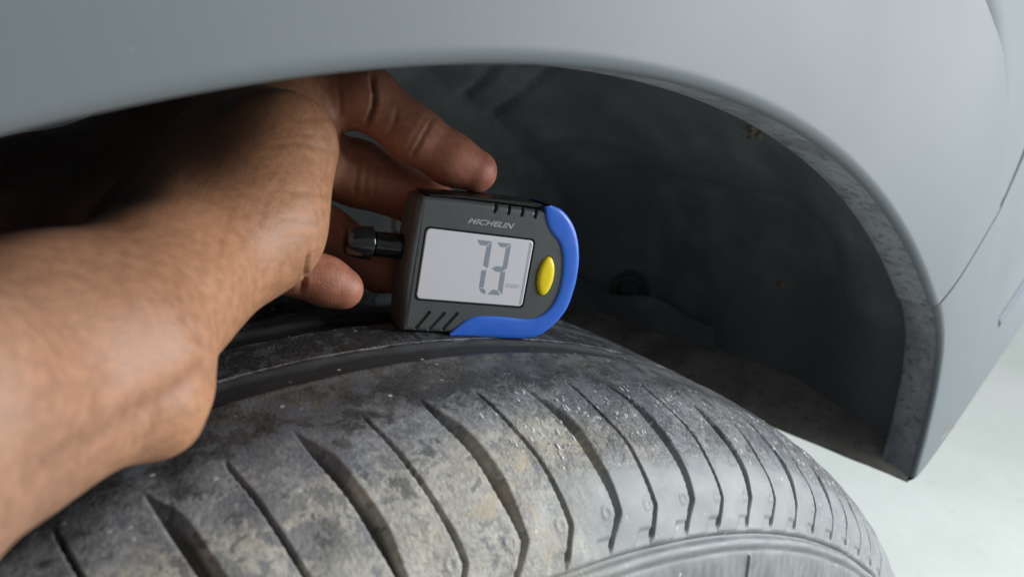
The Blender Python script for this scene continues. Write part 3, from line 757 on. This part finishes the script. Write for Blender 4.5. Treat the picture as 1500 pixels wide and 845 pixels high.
# ------------------------------------------------------------------ hand and forearm
HAND_BODY = [([-0.36, -0.36, 0.5900000000000001, 0.037], [-0.15, -0.14, 0.627, 0.029], 0.02, 3), ([-0.15, -0.14, 0.627, 0.029], [-0.0638, -0.0856, 0.6613, 0.0165], 0.02, 3), ([-0.0661, -0.0712, 0.6609, 0.016], [-0.0453, -0.0594, 0.6589, 0.016], 0.01, 3), ([-0.0453, -0.0594, 0.6589, 0.016], [-0.0269, -0.0474, 0.6591, 0.0155], 0.01, 0), ([-0.0683, -0.0864, 0.6541, 0.0155], [-0.0549, -0.0751, 0.6522, 0.0136], 0.012, 3), ([-0.0549, -0.0751, 0.6522, 0.0136], [-0.0344, -0.0656, 0.6537, 0.0138], 0.01, 3), ([-0.0344, -0.0656, 0.6537, 0.0138], [-0.0251, -0.0553, 0.6574, 0.0113], 0.008, 0), ([-0.0243, -0.0533, 0.6574, 0.0109], [0.0062, -0.0188, 0.656, 0.0117], 0.008, 0), ([-0.0218, -0.0486, 0.66, 0.0123], [0.0235, -0.0027, 0.6631, 0.0141], 0.01, 0), ([-0.019, -0.0397, 0.6603, 0.013], [0.0341, 0.0058, 0.6777, 0.0142], 0.01, 0), ([-0.0149, -0.0264, 0.6604, 0.0133], [0.0386, 0.0111, 0.692, 0.0131], 0.01, 0), ([-0.0175, -0.0496, 0.6568, 0.0089], [0.0067, -0.032, 0.6652, 0.0133], 0.007, 0), ([0.0076, -0.0327, 0.6652, 0.0136], [0.0203, -0.0196, 0.6816, 0.0145], 0.01, 0), ([-0.0124, -0.0137, 0.6625, 0.013], [0.0222, 0.0121, 0.6841, 0.013], 0.01, 0), ([-0.0675, 0.0136, 0.6693, 0.013], [-0.0301, 0.036, 0.6668, 0.014], 0.012, 4), ([-0.0301, 0.036, 0.6668, 0.014], [0.0005, 0.0474, 0.6737, 0.014], 0.012, 4), ([-0.068, -0.0088, 0.659, 0.013], [-0.034, 0.0066, 0.6562, 0.014], 0.012, 4), ([-0.034, 0.0066, 0.6562, 0.014], [-0.004, 0.0345, 0.6675, 0.015], 0.012, 4), ([-0.0207, 0.0069, 0.6516, 0.014], [0.0131, 0.0443, 0.6759, 0.015], 0.012, 4), ([0.0131, 0.0443, 0.6759, 0.015], [0.0467, 0.0533, 0.6895, 0.012], 0.012, 4)]  # last dark lumps added to fill the bright gap under the fender
HAND_BULGE = [([-0.056, -0.0831, 0.6478, 0.0051], [-0.0427, -0.0769, 0.647, 0.0061], 0.004, 3), ([-0.0427, -0.0769, 0.647, 0.0061], [-0.0327, -0.0722, 0.6457, 0.0088], 0.0035, 0), ([-0.0328, -0.0723, 0.6453, 0.0088], [-0.0295, -0.0702, 0.6469, 0.0075], 0.0035, 0)]
HAND_FINGERS = {'index': [[0.0408, 0.0154, 0.6933, 0.0108], [0.0529, 0.0013, 0.6917, 0.0095], [0.056, -0.003, 0.6914, 0.0091], [0.066, -0.0134, 0.6799, 0.0084], [0.0744, -0.0198, 0.6726, 0.0078], [0.0807, -0.0242, 0.6687, 0.0067]], 'middle': [[0.0373, 0.0131, 0.6752, 0.0105], [0.0568, 0.0063, 0.6668, 0.0103], [0.073, -0.0059, 0.657, 0.008], [0.0873, -0.0127, 0.6494, 0.007]], 'ring': [[0.0281, 0.0059, 0.66, 0.0086], [0.0421, 0.0031, 0.6496, 0.0086], [0.0564, -0.0036, 0.6377, 0.0076], [0.0702, -0.01, 0.6332, 0.0068]], 'little': [[0.0105, -0.0076, 0.652, 0.0075], [0.0211, -0.0137, 0.6465, 0.0065], [0.026, -0.0159, 0.6447, 0.0063], [0.0302, -0.0179, 0.6422, 0.0067], [0.034, -0.0203, 0.6397, 0.0059]], 'thumb': [[0.0189, 0.0097, 0.6817, 0.012], [0.047, 0.0275, 0.6886, 0.0105], [0.0688, 0.0263, 0.6879, 0.009], [0.0802, 0.0214, 0.6805, 0.0075]]}
CREASES = [([(0.0544, -0.01, 0.6984), (0.0539, -0.0111, 0.6967), (0.0534, -0.0121, 0.695), (0.0532, -0.0126, 0.6933), (0.053, -0.0129, 0.6916), (0.0527, -0.0128, 0.6899), (0.0523, -0.0125, 0.6882), (0.0519, -0.0117, 0.6865), (0.0517, -0.0106, 0.6847), (0.0518, -0.0089, 0.6829)], 1.3, 0.65), ([(0.0463, -0.0052, 0.6966), (0.0459, -0.006, 0.6948), (0.0457, -0.0064, 0.693), (0.0456, -0.0065, 0.6912), (0.0456, -0.0062, 0.6894), (0.0455, -0.0058, 0.6875), (0.0455, -0.0052, 0.6856), (0.0455, -0.0046, 0.6837)], 0.35, 0.6), ([(0.0684, -0.0202, 0.6858), (0.0661, -0.0216, 0.6844), (0.0646, -0.022, 0.6828), (0.0632, -0.0222, 0.6813), (0.0622, -0.022, 0.6796), (0.0615, -0.0213, 0.6779), (0.061, -0.0203, 0.6761), (0.0608, -0.0188, 0.6742)], 0.55, 0.6), ([(0.0665, -0.0199, 0.6865), (0.0644, -0.021, 0.685), (0.0628, -0.0213, 0.6834), (0.0614, -0.0213, 0.6818), (0.0604, -0.0209, 0.68), (0.0598, -0.02, 0.6782), (0.0593, -0.0187, 0.6763)], 0.25, 0.5), ([(0.0587, -0.0162, 0.6888), (0.0578, -0.0165, 0.687), (0.0571, -0.0166, 0.6852), (0.0565, -0.0161, 0.6833), (0.0559, -0.0152, 0.6815), (0.0556, -0.0137, 0.6796)], 0.3, 0.6), ([(0.0554, -0.0014, 0.6749), (0.0539, -0.0024, 0.6734), (0.0526, -0.003, 0.6718), (0.0515, -0.0033, 0.6701), (0.0509, -0.0032, 0.6683), (0.0505, -0.003, 0.6664), (0.0503, -0.0027, 0.6643), (0.0505, -0.0017, 0.6622)], 0.5, 0.8), ([(0.0567, -0.003, 0.6729), (0.0553, -0.0039, 0.6711), (0.0542, -0.0043, 0.6692), (0.0534, -0.0044, 0.6672), (0.0531, -0.0041, 0.665), (0.053, -0.0037, 0.6628), (0.0533, -0.0026, 0.6604)], 0.4, 0.7), ([(0.0585, -0.0043, 0.6711), (0.0572, -0.005, 0.6694), (0.0563, -0.0053, 0.6676), (0.0557, -0.0054, 0.6657), (0.0554, -0.0052, 0.6637), (0.0556, -0.0047, 0.6616), (0.0559, -0.0039, 0.6594)], 0.35, 0.6), ([(0.0121, -0.0471, 0.6601), (0.012, -0.0464, 0.6583), (0.0121, -0.0453, 0.6565), (0.0124, -0.0436, 0.6544), (0.0218, -0.022, 0.6455), (0.0212, -0.0216, 0.6438), (0.0209, -0.0206, 0.6418)], 0.9, 0.7), ([(-0.023, -0.0769, 0.6541), (-0.0234, -0.0772, 0.6553), (-0.0236, -0.0772, 0.6564), (-0.0239, -0.0772, 0.6575), (-0.0243, -0.0773, 0.6586), (-0.0247, -0.0772, 0.6596), (-0.0251, -0.077, 0.6606), (-0.0254, -0.0767, 0.6615), (-0.0256, -0.0763, 0.6624), (-0.0257, -0.0757, 0.6632), (-0.0257, -0.0748, 0.664), (-0.0257, -0.074, 0.6648), (-0.0255, -0.073, 0.6655), (-0.0251, -0.0717, 0.6662), (-0.0248, -0.0703, 0.6669), (-0.0244, -0.0689, 0.6675)], 0.28, 0.7), ([(-0.0238, -0.0775, 0.6554), (-0.0243, -0.0777, 0.6566), (-0.0247, -0.0779, 0.6578), (-0.0251, -0.0778, 0.6588), (-0.0256, -0.0777, 0.6598), (-0.026, -0.0775, 0.6608), (-0.0264, -0.0773, 0.6617), (-0.0267, -0.0769, 0.6627), (-0.027, -0.0764, 0.6635), (-0.0271, -0.0758, 0.6644), (-0.0272, -0.075, 0.6652), (-0.0272, -0.074, 0.666)], 0.16, 0.7), ([(-0.0231, -0.0769, 0.6538), (-0.0241, -0.0779, 0.6536), (-0.0251, -0.0786, 0.6533), (-0.026, -0.0794, 0.6531), (-0.0269, -0.0799, 0.6528), (-0.0279, -0.0804, 0.6526), (-0.0288, -0.0808, 0.6524), (-0.0297, -0.0812, 0.6522), (-0.0306, -0.0816, 0.6521), (-0.0316, -0.082, 0.652), (-0.0325, -0.0824, 0.6519), (-0.0334, -0.0828, 0.6518), (-0.0343, -0.083, 0.6517), (-0.0352, -0.0834, 0.6517), (-0.0361, -0.0838, 0.6516), (-0.037, -0.0842, 0.6517), (-0.0379, -0.0847, 0.6517), (-0.0387, -0.0853, 0.6518), (-0.0396, -0.0857, 0.6518), (-0.0405, -0.0864, 0.6519), (-0.0414, -0.0871, 0.6521), (-0.0422, -0.0878, 0.6522), (-0.0431, -0.0886, 0.6524), (-0.0439, -0.0894, 0.6525), (-0.0447, -0.0901, 0.6527), (-0.0456, -0.0909, 0.6529), (-0.0464, -0.0919, 0.6531), (-0.0472, -0.093, 0.6535), (-0.048, -0.0938, 0.6537), (-0.0488, -0.0947, 0.6539), (-0.0495, -0.0955, 0.6541), (-0.0503, -0.0964, 0.6544), (-0.051, -0.0972, 0.6546), (-0.0516, -0.0979, 0.6547), (-0.0523, -0.0985, 0.6548), (-0.053, -0.0993, 0.6551), (-0.0536, -0.1, 0.6552), (-0.0543, -0.1006, 0.6554), (-0.0549, -0.1013, 0.6555)], 0.35, 1.8), ([(0.0444, -0.0052, 0.6848), (0.0304, -0.0281, 0.6881), (0.0276, -0.0301, 0.6888), (0.0254, -0.0311, 0.6891), (0.0233, -0.0317, 0.6892), (0.0214, -0.0321, 0.6892), (0.0198, -0.032, 0.6894), (0.0185, -0.0316, 0.6899), (0.0173, -0.0308, 0.6905), (0.0162, -0.0299, 0.6912)], 0.2, 0.9), ([(0.0306, -0.0297, 0.6786), (0.0278, -0.0326, 0.6801), (0.0259, -0.0338, 0.6813), (0.0242, -0.0345, 0.6822), (0.0225, -0.0352, 0.683), (0.0208, -0.0355, 0.6835), (0.0192, -0.0357, 0.6839), (0.0177, -0.0357, 0.6843), (0.0162, -0.0358, 0.6845), (0.0146, -0.0358, 0.6845), (0.0131, -0.0359, 0.6844), (0.0116, -0.0359, 0.6843), (0.0102, -0.0358, 0.6842)], 0.18, 0.8), ([(0.0459, 0.0043, 0.6608), (0.0213, -0.0401, 0.6715), (0.0188, -0.042, 0.6726), (0.0166, -0.0433, 0.6734), (0.0147, -0.044, 0.6739), (0.0128, -0.0447, 0.6743), (0.0112, -0.0449, 0.6746), (0.0097, -0.0449, 0.6751), (0.0083, -0.0447, 0.6756), (0.0071, -0.0444, 0.6761)], 0.15, 0.7), ([(0.0165, -0.0455, 0.666), (0.0143, -0.0466, 0.667), (0.0123, -0.0473, 0.6678), (0.0104, -0.0479, 0.6686), (0.0087, -0.0482, 0.6691), (0.0069, -0.0484, 0.6696), (0.0053, -0.0486, 0.67)], 0.18, 0.6), ([(-0.025, -0.0783, 0.657), (-0.0257, -0.0784, 0.6581), (-0.0263, -0.0784, 0.6592), (-0.0268, -0.0784, 0.6602), (-0.0274, -0.0784, 0.6612), (-0.028, -0.0782, 0.6621), (-0.0286, -0.0779, 0.663), (-0.0292, -0.0777, 0.6638), (-0.0298, -0.0774, 0.6646)], 0.08, 0.5), ([(-0.0262, -0.0793, 0.6561), (-0.0269, -0.0795, 0.6571), (-0.0276, -0.0797, 0.6582), (-0.0282, -0.0797, 0.6592), (-0.0287, -0.0795, 0.6601), (-0.0291, -0.0793, 0.661), (-0.0296, -0.079, 0.662), (-0.0299, -0.0787, 0.6629), (-0.0302, -0.0782, 0.6637), (-0.0303, -0.0777, 0.6646), (-0.0303, -0.0768, 0.6654), (-0.0302, -0.076, 0.6662)], 0.07, 0.5), ([(-0.0232, -0.0767, 0.6572), (-0.0235, -0.0765, 0.6584), (-0.0238, -0.0762, 0.6595), (-0.0239, -0.0758, 0.6606), (-0.0239, -0.0751, 0.6616), (-0.0238, -0.0743, 0.6625), (-0.0236, -0.0731, 0.6634), (-0.0233, -0.0719, 0.6642), (-0.0229, -0.0705, 0.6651), (-0.0225, -0.0691, 0.6659)], 0.08, 0.5), ([(-0.0295, -0.081, 0.6551), (-0.0301, -0.0812, 0.6561), (-0.0308, -0.0814, 0.6572), (-0.0314, -0.0814, 0.6582), (-0.0319, -0.0814, 0.6592), (-0.0324, -0.0812, 0.6601), (-0.0329, -0.081, 0.661)], 0.05, 0.5), ([(-0.0292, -0.0783, 0.6629), (-0.029, -0.0776, 0.6639), (-0.0288, -0.0765, 0.6648), (-0.0285, -0.0756, 0.6657), (-0.0281, -0.0744, 0.6665), (-0.0275, -0.0728, 0.6672), (-0.0269, -0.0712, 0.668)], 0.06, 0.5), ([(0.026, -0.0346, 0.6745), (0.023, -0.0374, 0.6757), (0.0208, -0.0388, 0.6766), (0.0188, -0.0397, 0.6775), (0.017, -0.0404, 0.6781), (0.0152, -0.0408, 0.6785), (0.0135, -0.0411, 0.6788), (0.0119, -0.0413, 0.679), (0.0103, -0.0415, 0.6791), (0.0087, -0.0416, 0.6791), (0.0072, -0.0417, 0.679), (0.0058, -0.0416, 0.6787), (0.0043, -0.0417, 0.6785), (0.0029, -0.0417, 0.6783)], 0.07, 0.5), ([(0.0163, -0.0454, 0.6626), (0.014, -0.0468, 0.6635), (0.0121, -0.0478, 0.6642), (0.0103, -0.0484, 0.6648), (0.0086, -0.0489, 0.6653), (0.007, -0.0493, 0.6657), (0.0053, -0.0497, 0.6658), (0.0038, -0.0501, 0.666), (0.0022, -0.0505, 0.6661), (0.0006, -0.051, 0.6662)], 0.07, 0.5), ([(0.0097, -0.0466, 0.6566), (0.0077, -0.0481, 0.6579), (0.0059, -0.0492, 0.659), (0.0041, -0.0502, 0.6601), (0.0024, -0.051, 0.6611), (0.0008, -0.0517, 0.6619), (-0.0009, -0.0524, 0.6625), (-0.0027, -0.0534, 0.663), (-0.0044, -0.0545, 0.6636), (-0.0062, -0.0557, 0.6642)], 0.07, 0.5), ([(0.0298, -0.0305, 0.6835), (0.0271, -0.0323, 0.6843), (0.0248, -0.0333, 0.685), (0.0228, -0.0338, 0.6856), (0.0209, -0.034, 0.686), (0.019, -0.0342, 0.6862), (0.0172, -0.0343, 0.6864), (0.0156, -0.034, 0.6865)], 0.12, 0.5), ([(0.0113, -0.0413, 0.6791), (0.0098, -0.0424, 0.6782), (0.0085, -0.0432, 0.6774), (0.0071, -0.0441, 0.6765), (0.0058, -0.0449, 0.6756), (0.0047, -0.0458, 0.6747), (0.0036, -0.0466, 0.6737), (0.0027, -0.0474, 0.6726), (0.0018, -0.0481, 0.6715), (0.0009, -0.0488, 0.6705), (-0.0, -0.0496, 0.6695)], 0.1, 0.5), ([(-0.0041, -0.0462, 0.6741), (-0.0051, -0.0476, 0.6731), (-0.0061, -0.049, 0.6722), (-0.0072, -0.0506, 0.6713), (-0.0083, -0.0524, 0.6705), (-0.0094, -0.0541, 0.6697), (-0.0106, -0.0559, 0.669), (-0.0117, -0.0576, 0.6683), (-0.0128, -0.0593, 0.6676), (-0.0139, -0.0611, 0.667)], 0.1, 0.5), ([(-0.0357, -0.0828, 0.6451), (-0.0356, -0.0831, 0.6466), (-0.0354, -0.0831, 0.648), (-0.0352, -0.0831, 0.6493), (-0.0348, -0.0831, 0.6505), (-0.0343, -0.083, 0.6517)], 0.25, 0.7), ([(-0.0376, -0.0816, 0.6417), (-0.0374, -0.0828, 0.6438), (-0.037, -0.0832, 0.6454), (-0.0367, -0.0835, 0.6471)], 0.2, 0.6)]
def seg_sd(P,a,b):
    A=np.array(a[:3],np.float32); D=np.array(b[:3],np.float32)-A
    h=np.clip((P-A)@D/max(float(D@D),1e-12),0,1)
    q=P-A-h[:,None]*D
    return np.sqrt((q*q).sum(1))-(a[3]+(b[3]-a[3])*h)
def smin(a,b,k):
    h=np.maximum(k-np.abs(a-b),0)/k
    return np.minimum(a,b)-h*h*k*.25
def hand_sd(P,want_col=False):
    P=np.asarray(P,np.float32); d=None; cols=[]; 
    for a,b,k,cl in HAND_BODY:
        e=seg_sd(P,a,b); cols.append((e,cl)); d=e if d is None else smin(d,e,k)
    for a,b,k,cl in HAND_BULGE:
        e=seg_sd(P,a,b); cols.append((e,cl)); d=smin(d,e,k)
    F=None
    for nm,ch in HAND_FINGERS.items():
        g=None
        for i in range(len(ch)-1):
            e=seg_sd(P,ch[i],ch[i+1]); g=e if g is None else smin(g,e,.003)
            cols.append((e,(1 if i==len(ch)-2 else 2) if i>0 else 2))
        F=g if F is None else smin(F,g,.0008)
    d=smin(d,F,.005)
    return (d,cols) if want_col else d
def surface_nets(xs,ys,zs,fn):
    nx,ny,nz=len(xs),len(ys),len(zs); ST=6
    def pts(ix,iy,iz): return np.stack([xs[ix],ys[iy],zs[iz]],-1)
    # coarse pass decides which blocks hold the surface
    bx,by,bz=[np.arange(0,n,ST) for n in (nx,ny,nz)]
    cx=[np.minimum(b+ST//2,n-1) for b,n in ((bx,nx),(by,ny),(bz,nz))]
    I,J,K=np.meshgrid(*cx,indexing='ij'); 
    dc=fn(pts(I.ravel(),J.ravel(),K.ravel())).reshape(I.shape)
    ext=np.sqrt(sum(np.square(np.interp(0,[0],[0])+e) for e in np.meshgrid(*[np.gradient(a[c]) if len(c)>1 else np.ones(1) for a,c in zip((xs,ys,zs),cx)],indexing='ij')))
    act=np.abs(dc)<ext*.75+.002
    full=np.repeat(np.repeat(np.repeat(dc,ST,0),ST,1),ST,2)[:nx,:ny,:nz].astype(np.float32)
    m=np.repeat(np.repeat(np.repeat(act,ST,0),ST,1),ST,2)[:nx,:ny,:nz]
    ii=np.nonzero(m); n=len(ii[0]); out=np.empty(n,np.float32)
    for s in range(0,n,400000):
        sl=slice(s,s+400000); out[sl]=fn(pts(ii[0][sl],ii[1][sl],ii[2][sl]))
    full[ii]=out
    neg=full<0
    cnt=sum(neg[i:nx-1+i,j:ny-1+j,k:nz-1+k].astype(np.int8) for i in (0,1) for j in (0,1) for k in (0,1))
    cell=(cnt>0)&(cnt<8); ci=np.nonzero(cell); idx=-np.ones(cell.shape,np.int32); idx[ci]=np.arange(len(ci[0]))
    acc=np.zeros((len(ci[0]),3)); w=np.zeros(len(ci[0]))
    ax=(xs,ys,zs)
    for dim in range(3):
        o=[d for d in range(3) if d!=dim]
        for u in (0,1):
            for v in (0,1):
                a=[ci[0].copy(),ci[1].copy(),ci[2].copy()]; a[o[0]]=a[o[0]]+u; a[o[1]]=a[o[1]]+v
                b=[q.copy() for q in a]; b[dim]=b[dim]+1
                fa=full[tuple(a)]; fb=full[tuple(b)]; x=(fa<0)!=(fb<0)
                t=np.where(x,fa/np.where(x,fa-fb,1),0)
                for d in range(3):
                    va=ax[d][a[d]]; vb=ax[d][b[d]]; acc[:,d]+=np.where(x,va+(vb-va)*t,0)
                w+=x
    verts=acc/w[:,None]
    faces=[]
    for dim in range(3):
        o=[(dim+1)%3,(dim+2)%3]
        sl=[slice(None)]*3; sl[dim]=slice(0,-1); sh=[slice(None)]*3; sh[dim]=slice(1,None)
        A=neg[tuple(sl)]; Bq=neg[tuple(sh)]
        ch=np.nonzero(A!=Bq); ok=(ch[o[0]]>0)&(ch[o[1]]>0)&(ch[o[0]]<(nx,ny,nz)[o[0]]-1)&(ch[o[1]]<(nx,ny,nz)[o[1]]-1)
        ch=[q[ok] for q in ch]; flip=~A[tuple(ch)]
        def id_(du,dv):
            q=[k.copy() for k in ch]; q[o[0]]-=du; q[o[1]]-=dv; return idx[tuple(q)]
        q=np.stack([id_(1,1),id_(0,1),id_(0,0),id_(1,0)],1); q[flip]=q[flip][:,::-1]
        faces.append(q)
    faces=np.concatenate(faces); faces=faces[(faces>=0).all(1)]
    return verts,faces

def axis_pts(lo, hi, fa, fb, fine_, grow):
    """fine spacing in [fa, fb], growing outside"""
    a = list(np.arange(fa, fb, fine_)); s = fine_
    while a[-1] < hi: s = min(s * grow, .004); a.append(a[-1] + s)
    s = fine_
    while a[0] > lo: s = min(s * grow, .004); a.insert(0, a[0] - s)
    return np.array(a)
gx_ = axis_pts(-.40, .125, -.075, .115, .0008, 1.08)
gy_ = axis_pts(-.41, .05, -.10, .045, .0008, 1.08)
gz_ = axis_pts(.55, .75, .615, .735, .0008, 1.08)
hv, hf = surface_nets(gx_, gy_, gz_, hand_sd)
for _ in range(2):                                    # settle the vertices on the surface
    e = 2e-4; d0 = hand_sd(hv)
    g = np.stack([hand_sd(hv + np.eye(3)[i] * e) - hand_sd(hv - np.eye(3)[i] * e) for i in range(3)], 1); gl = np.linalg.norm(g, axis=1)[:, None] + 1e-9; g = g / gl
    hv = hv - g * np.clip(d0, -.0008, .0008)[:, None] * .9
d0, cols = hand_sd(hv, True)
PAL = np.array([(.42, .205, .110), (.46, .172, .110), (.385, .165, .104), (.32, .170, .104), (.05, .023, .015)])  # last tone: back of the hand with its shade painted in
wsum = np.zeros(len(hv)); cc = np.zeros((len(hv), 3))
for e, cl in cols:
    w = np.exp(-np.maximum(e, 0) / .0035); wsum += w; cc += w[:, None] * PAL[cl]
cc /= wsum[:, None]
# darker skin on the back of hand, fingers, forearm, with shade painted in
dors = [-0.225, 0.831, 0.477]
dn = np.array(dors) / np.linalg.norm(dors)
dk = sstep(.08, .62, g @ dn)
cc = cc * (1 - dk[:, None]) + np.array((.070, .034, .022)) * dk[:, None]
disp_ = np.zeros(len(hv)); cm = np.zeros(len(hv))
for pts_, amp, sig in CREASES:
    P_ = np.array(pts_); near = np.full(len(hv), 1.)
    lo, hi = P_.min(0) - .008, P_.max(0) + .008
    ii = np.nonzero(((hv > lo) & (hv < hi)).all(1))[0]
    if not len(ii): continue
    q = hv[ii]; best = np.full(len(ii), 1.); tb = np.zeros(len(ii)); n_ = len(P_) - 1
    for j in range(n_):
        a_, b_ = P_[j], P_[j + 1]; D_ = b_ - a_; h_ = np.clip((q - a_) @ D_ / max(D_ @ D_, 1e-12), 0, 1)
        dd_ = np.linalg.norm(q - a_ - h_[:, None] * D_, axis=1); k_ = dd_ < best; best[k_] = dd_[k_]; tb[k_] = (j + h_[k_]) / n_
    fade = np.clip(np.minimum(tb, 1 - tb) * 5 + .35, 0, 1)
    w = np.exp(-(best / (sig * .001)) ** 2) * fade
    disp_[ii] -= amp * .001 * w; disp_[ii] += amp * .00012 * np.exp(-((best - 2.0 * sig * .001) / (sig * .001)) ** 2) * fade
    cm[ii] = np.maximum(cm[ii], w * min(1.4, .10 + amp * .95))
hv = hv + g * disp_[:, None]
cc = cc * (1 - .62 * cm[:, None]) + np.array((.07, .025, .016)) * (.62 * cm[:, None])
hme = np_mesh("person", hv, hf)
at = hme.color_attributes.new("skin_tone", 'FLOAT_COLOR', 'POINT')
at.data.foreach_set("color", np.concatenate([cc, np.ones((len(cc), 1))], 1).astype(np.float32).ravel())
m = Mat("skin", .5, (.4, .25, .17), spec=.42)
an = m.n("ShaderNodeAttribute", attribute_name="skin_tone"); v = m.coords("Object")
n1 = m.noise(v, 60, 5, .6); n2 = m.noise(v, 420, 4, .6); n3 = m.noise(v, 1700, 3, .6)
sc1 = m.mix(m.ramp(n1, .35, .7, 0, .08), an.outputs["Color"], (.42, .20, .12))
hs = m.n("ShaderNodeHueSaturation"); m.l(sc1, hs.inputs["Color"]); m.l(m.ramp(n2, .3, .72, .86, 1.12), hs.inputs["Value"])
m.color(hs.outputs[0]); m.rough(m.ramp(n2, .3, .7, .40, .54))
m.set("Subsurface Weight", .12); m.b.inputs["Subsurface Radius"].default_value = (1, .35, .2); m.set("Subsurface Scale", .0022)
# fine skin lines, stretched along and across
tcv = m.coords("Object", (1, 1, 1)); wv = m.voro(tcv, 1150, 'DISTANCE_TO_EDGE'); 
b1 = m.bump(n3, .22, .0005); b2 = m.bump(m.ramp(wv.outputs["Distance"], 0, .14), .13, .0004, b1); b3 = m.bump(n2, .04, .0008, b2)
link("person", hme, m.m)
tag(bpy.data.objects["person"], "bare left forearm and hand, palm side out, fingertip pressing on the tread gauge", "person")
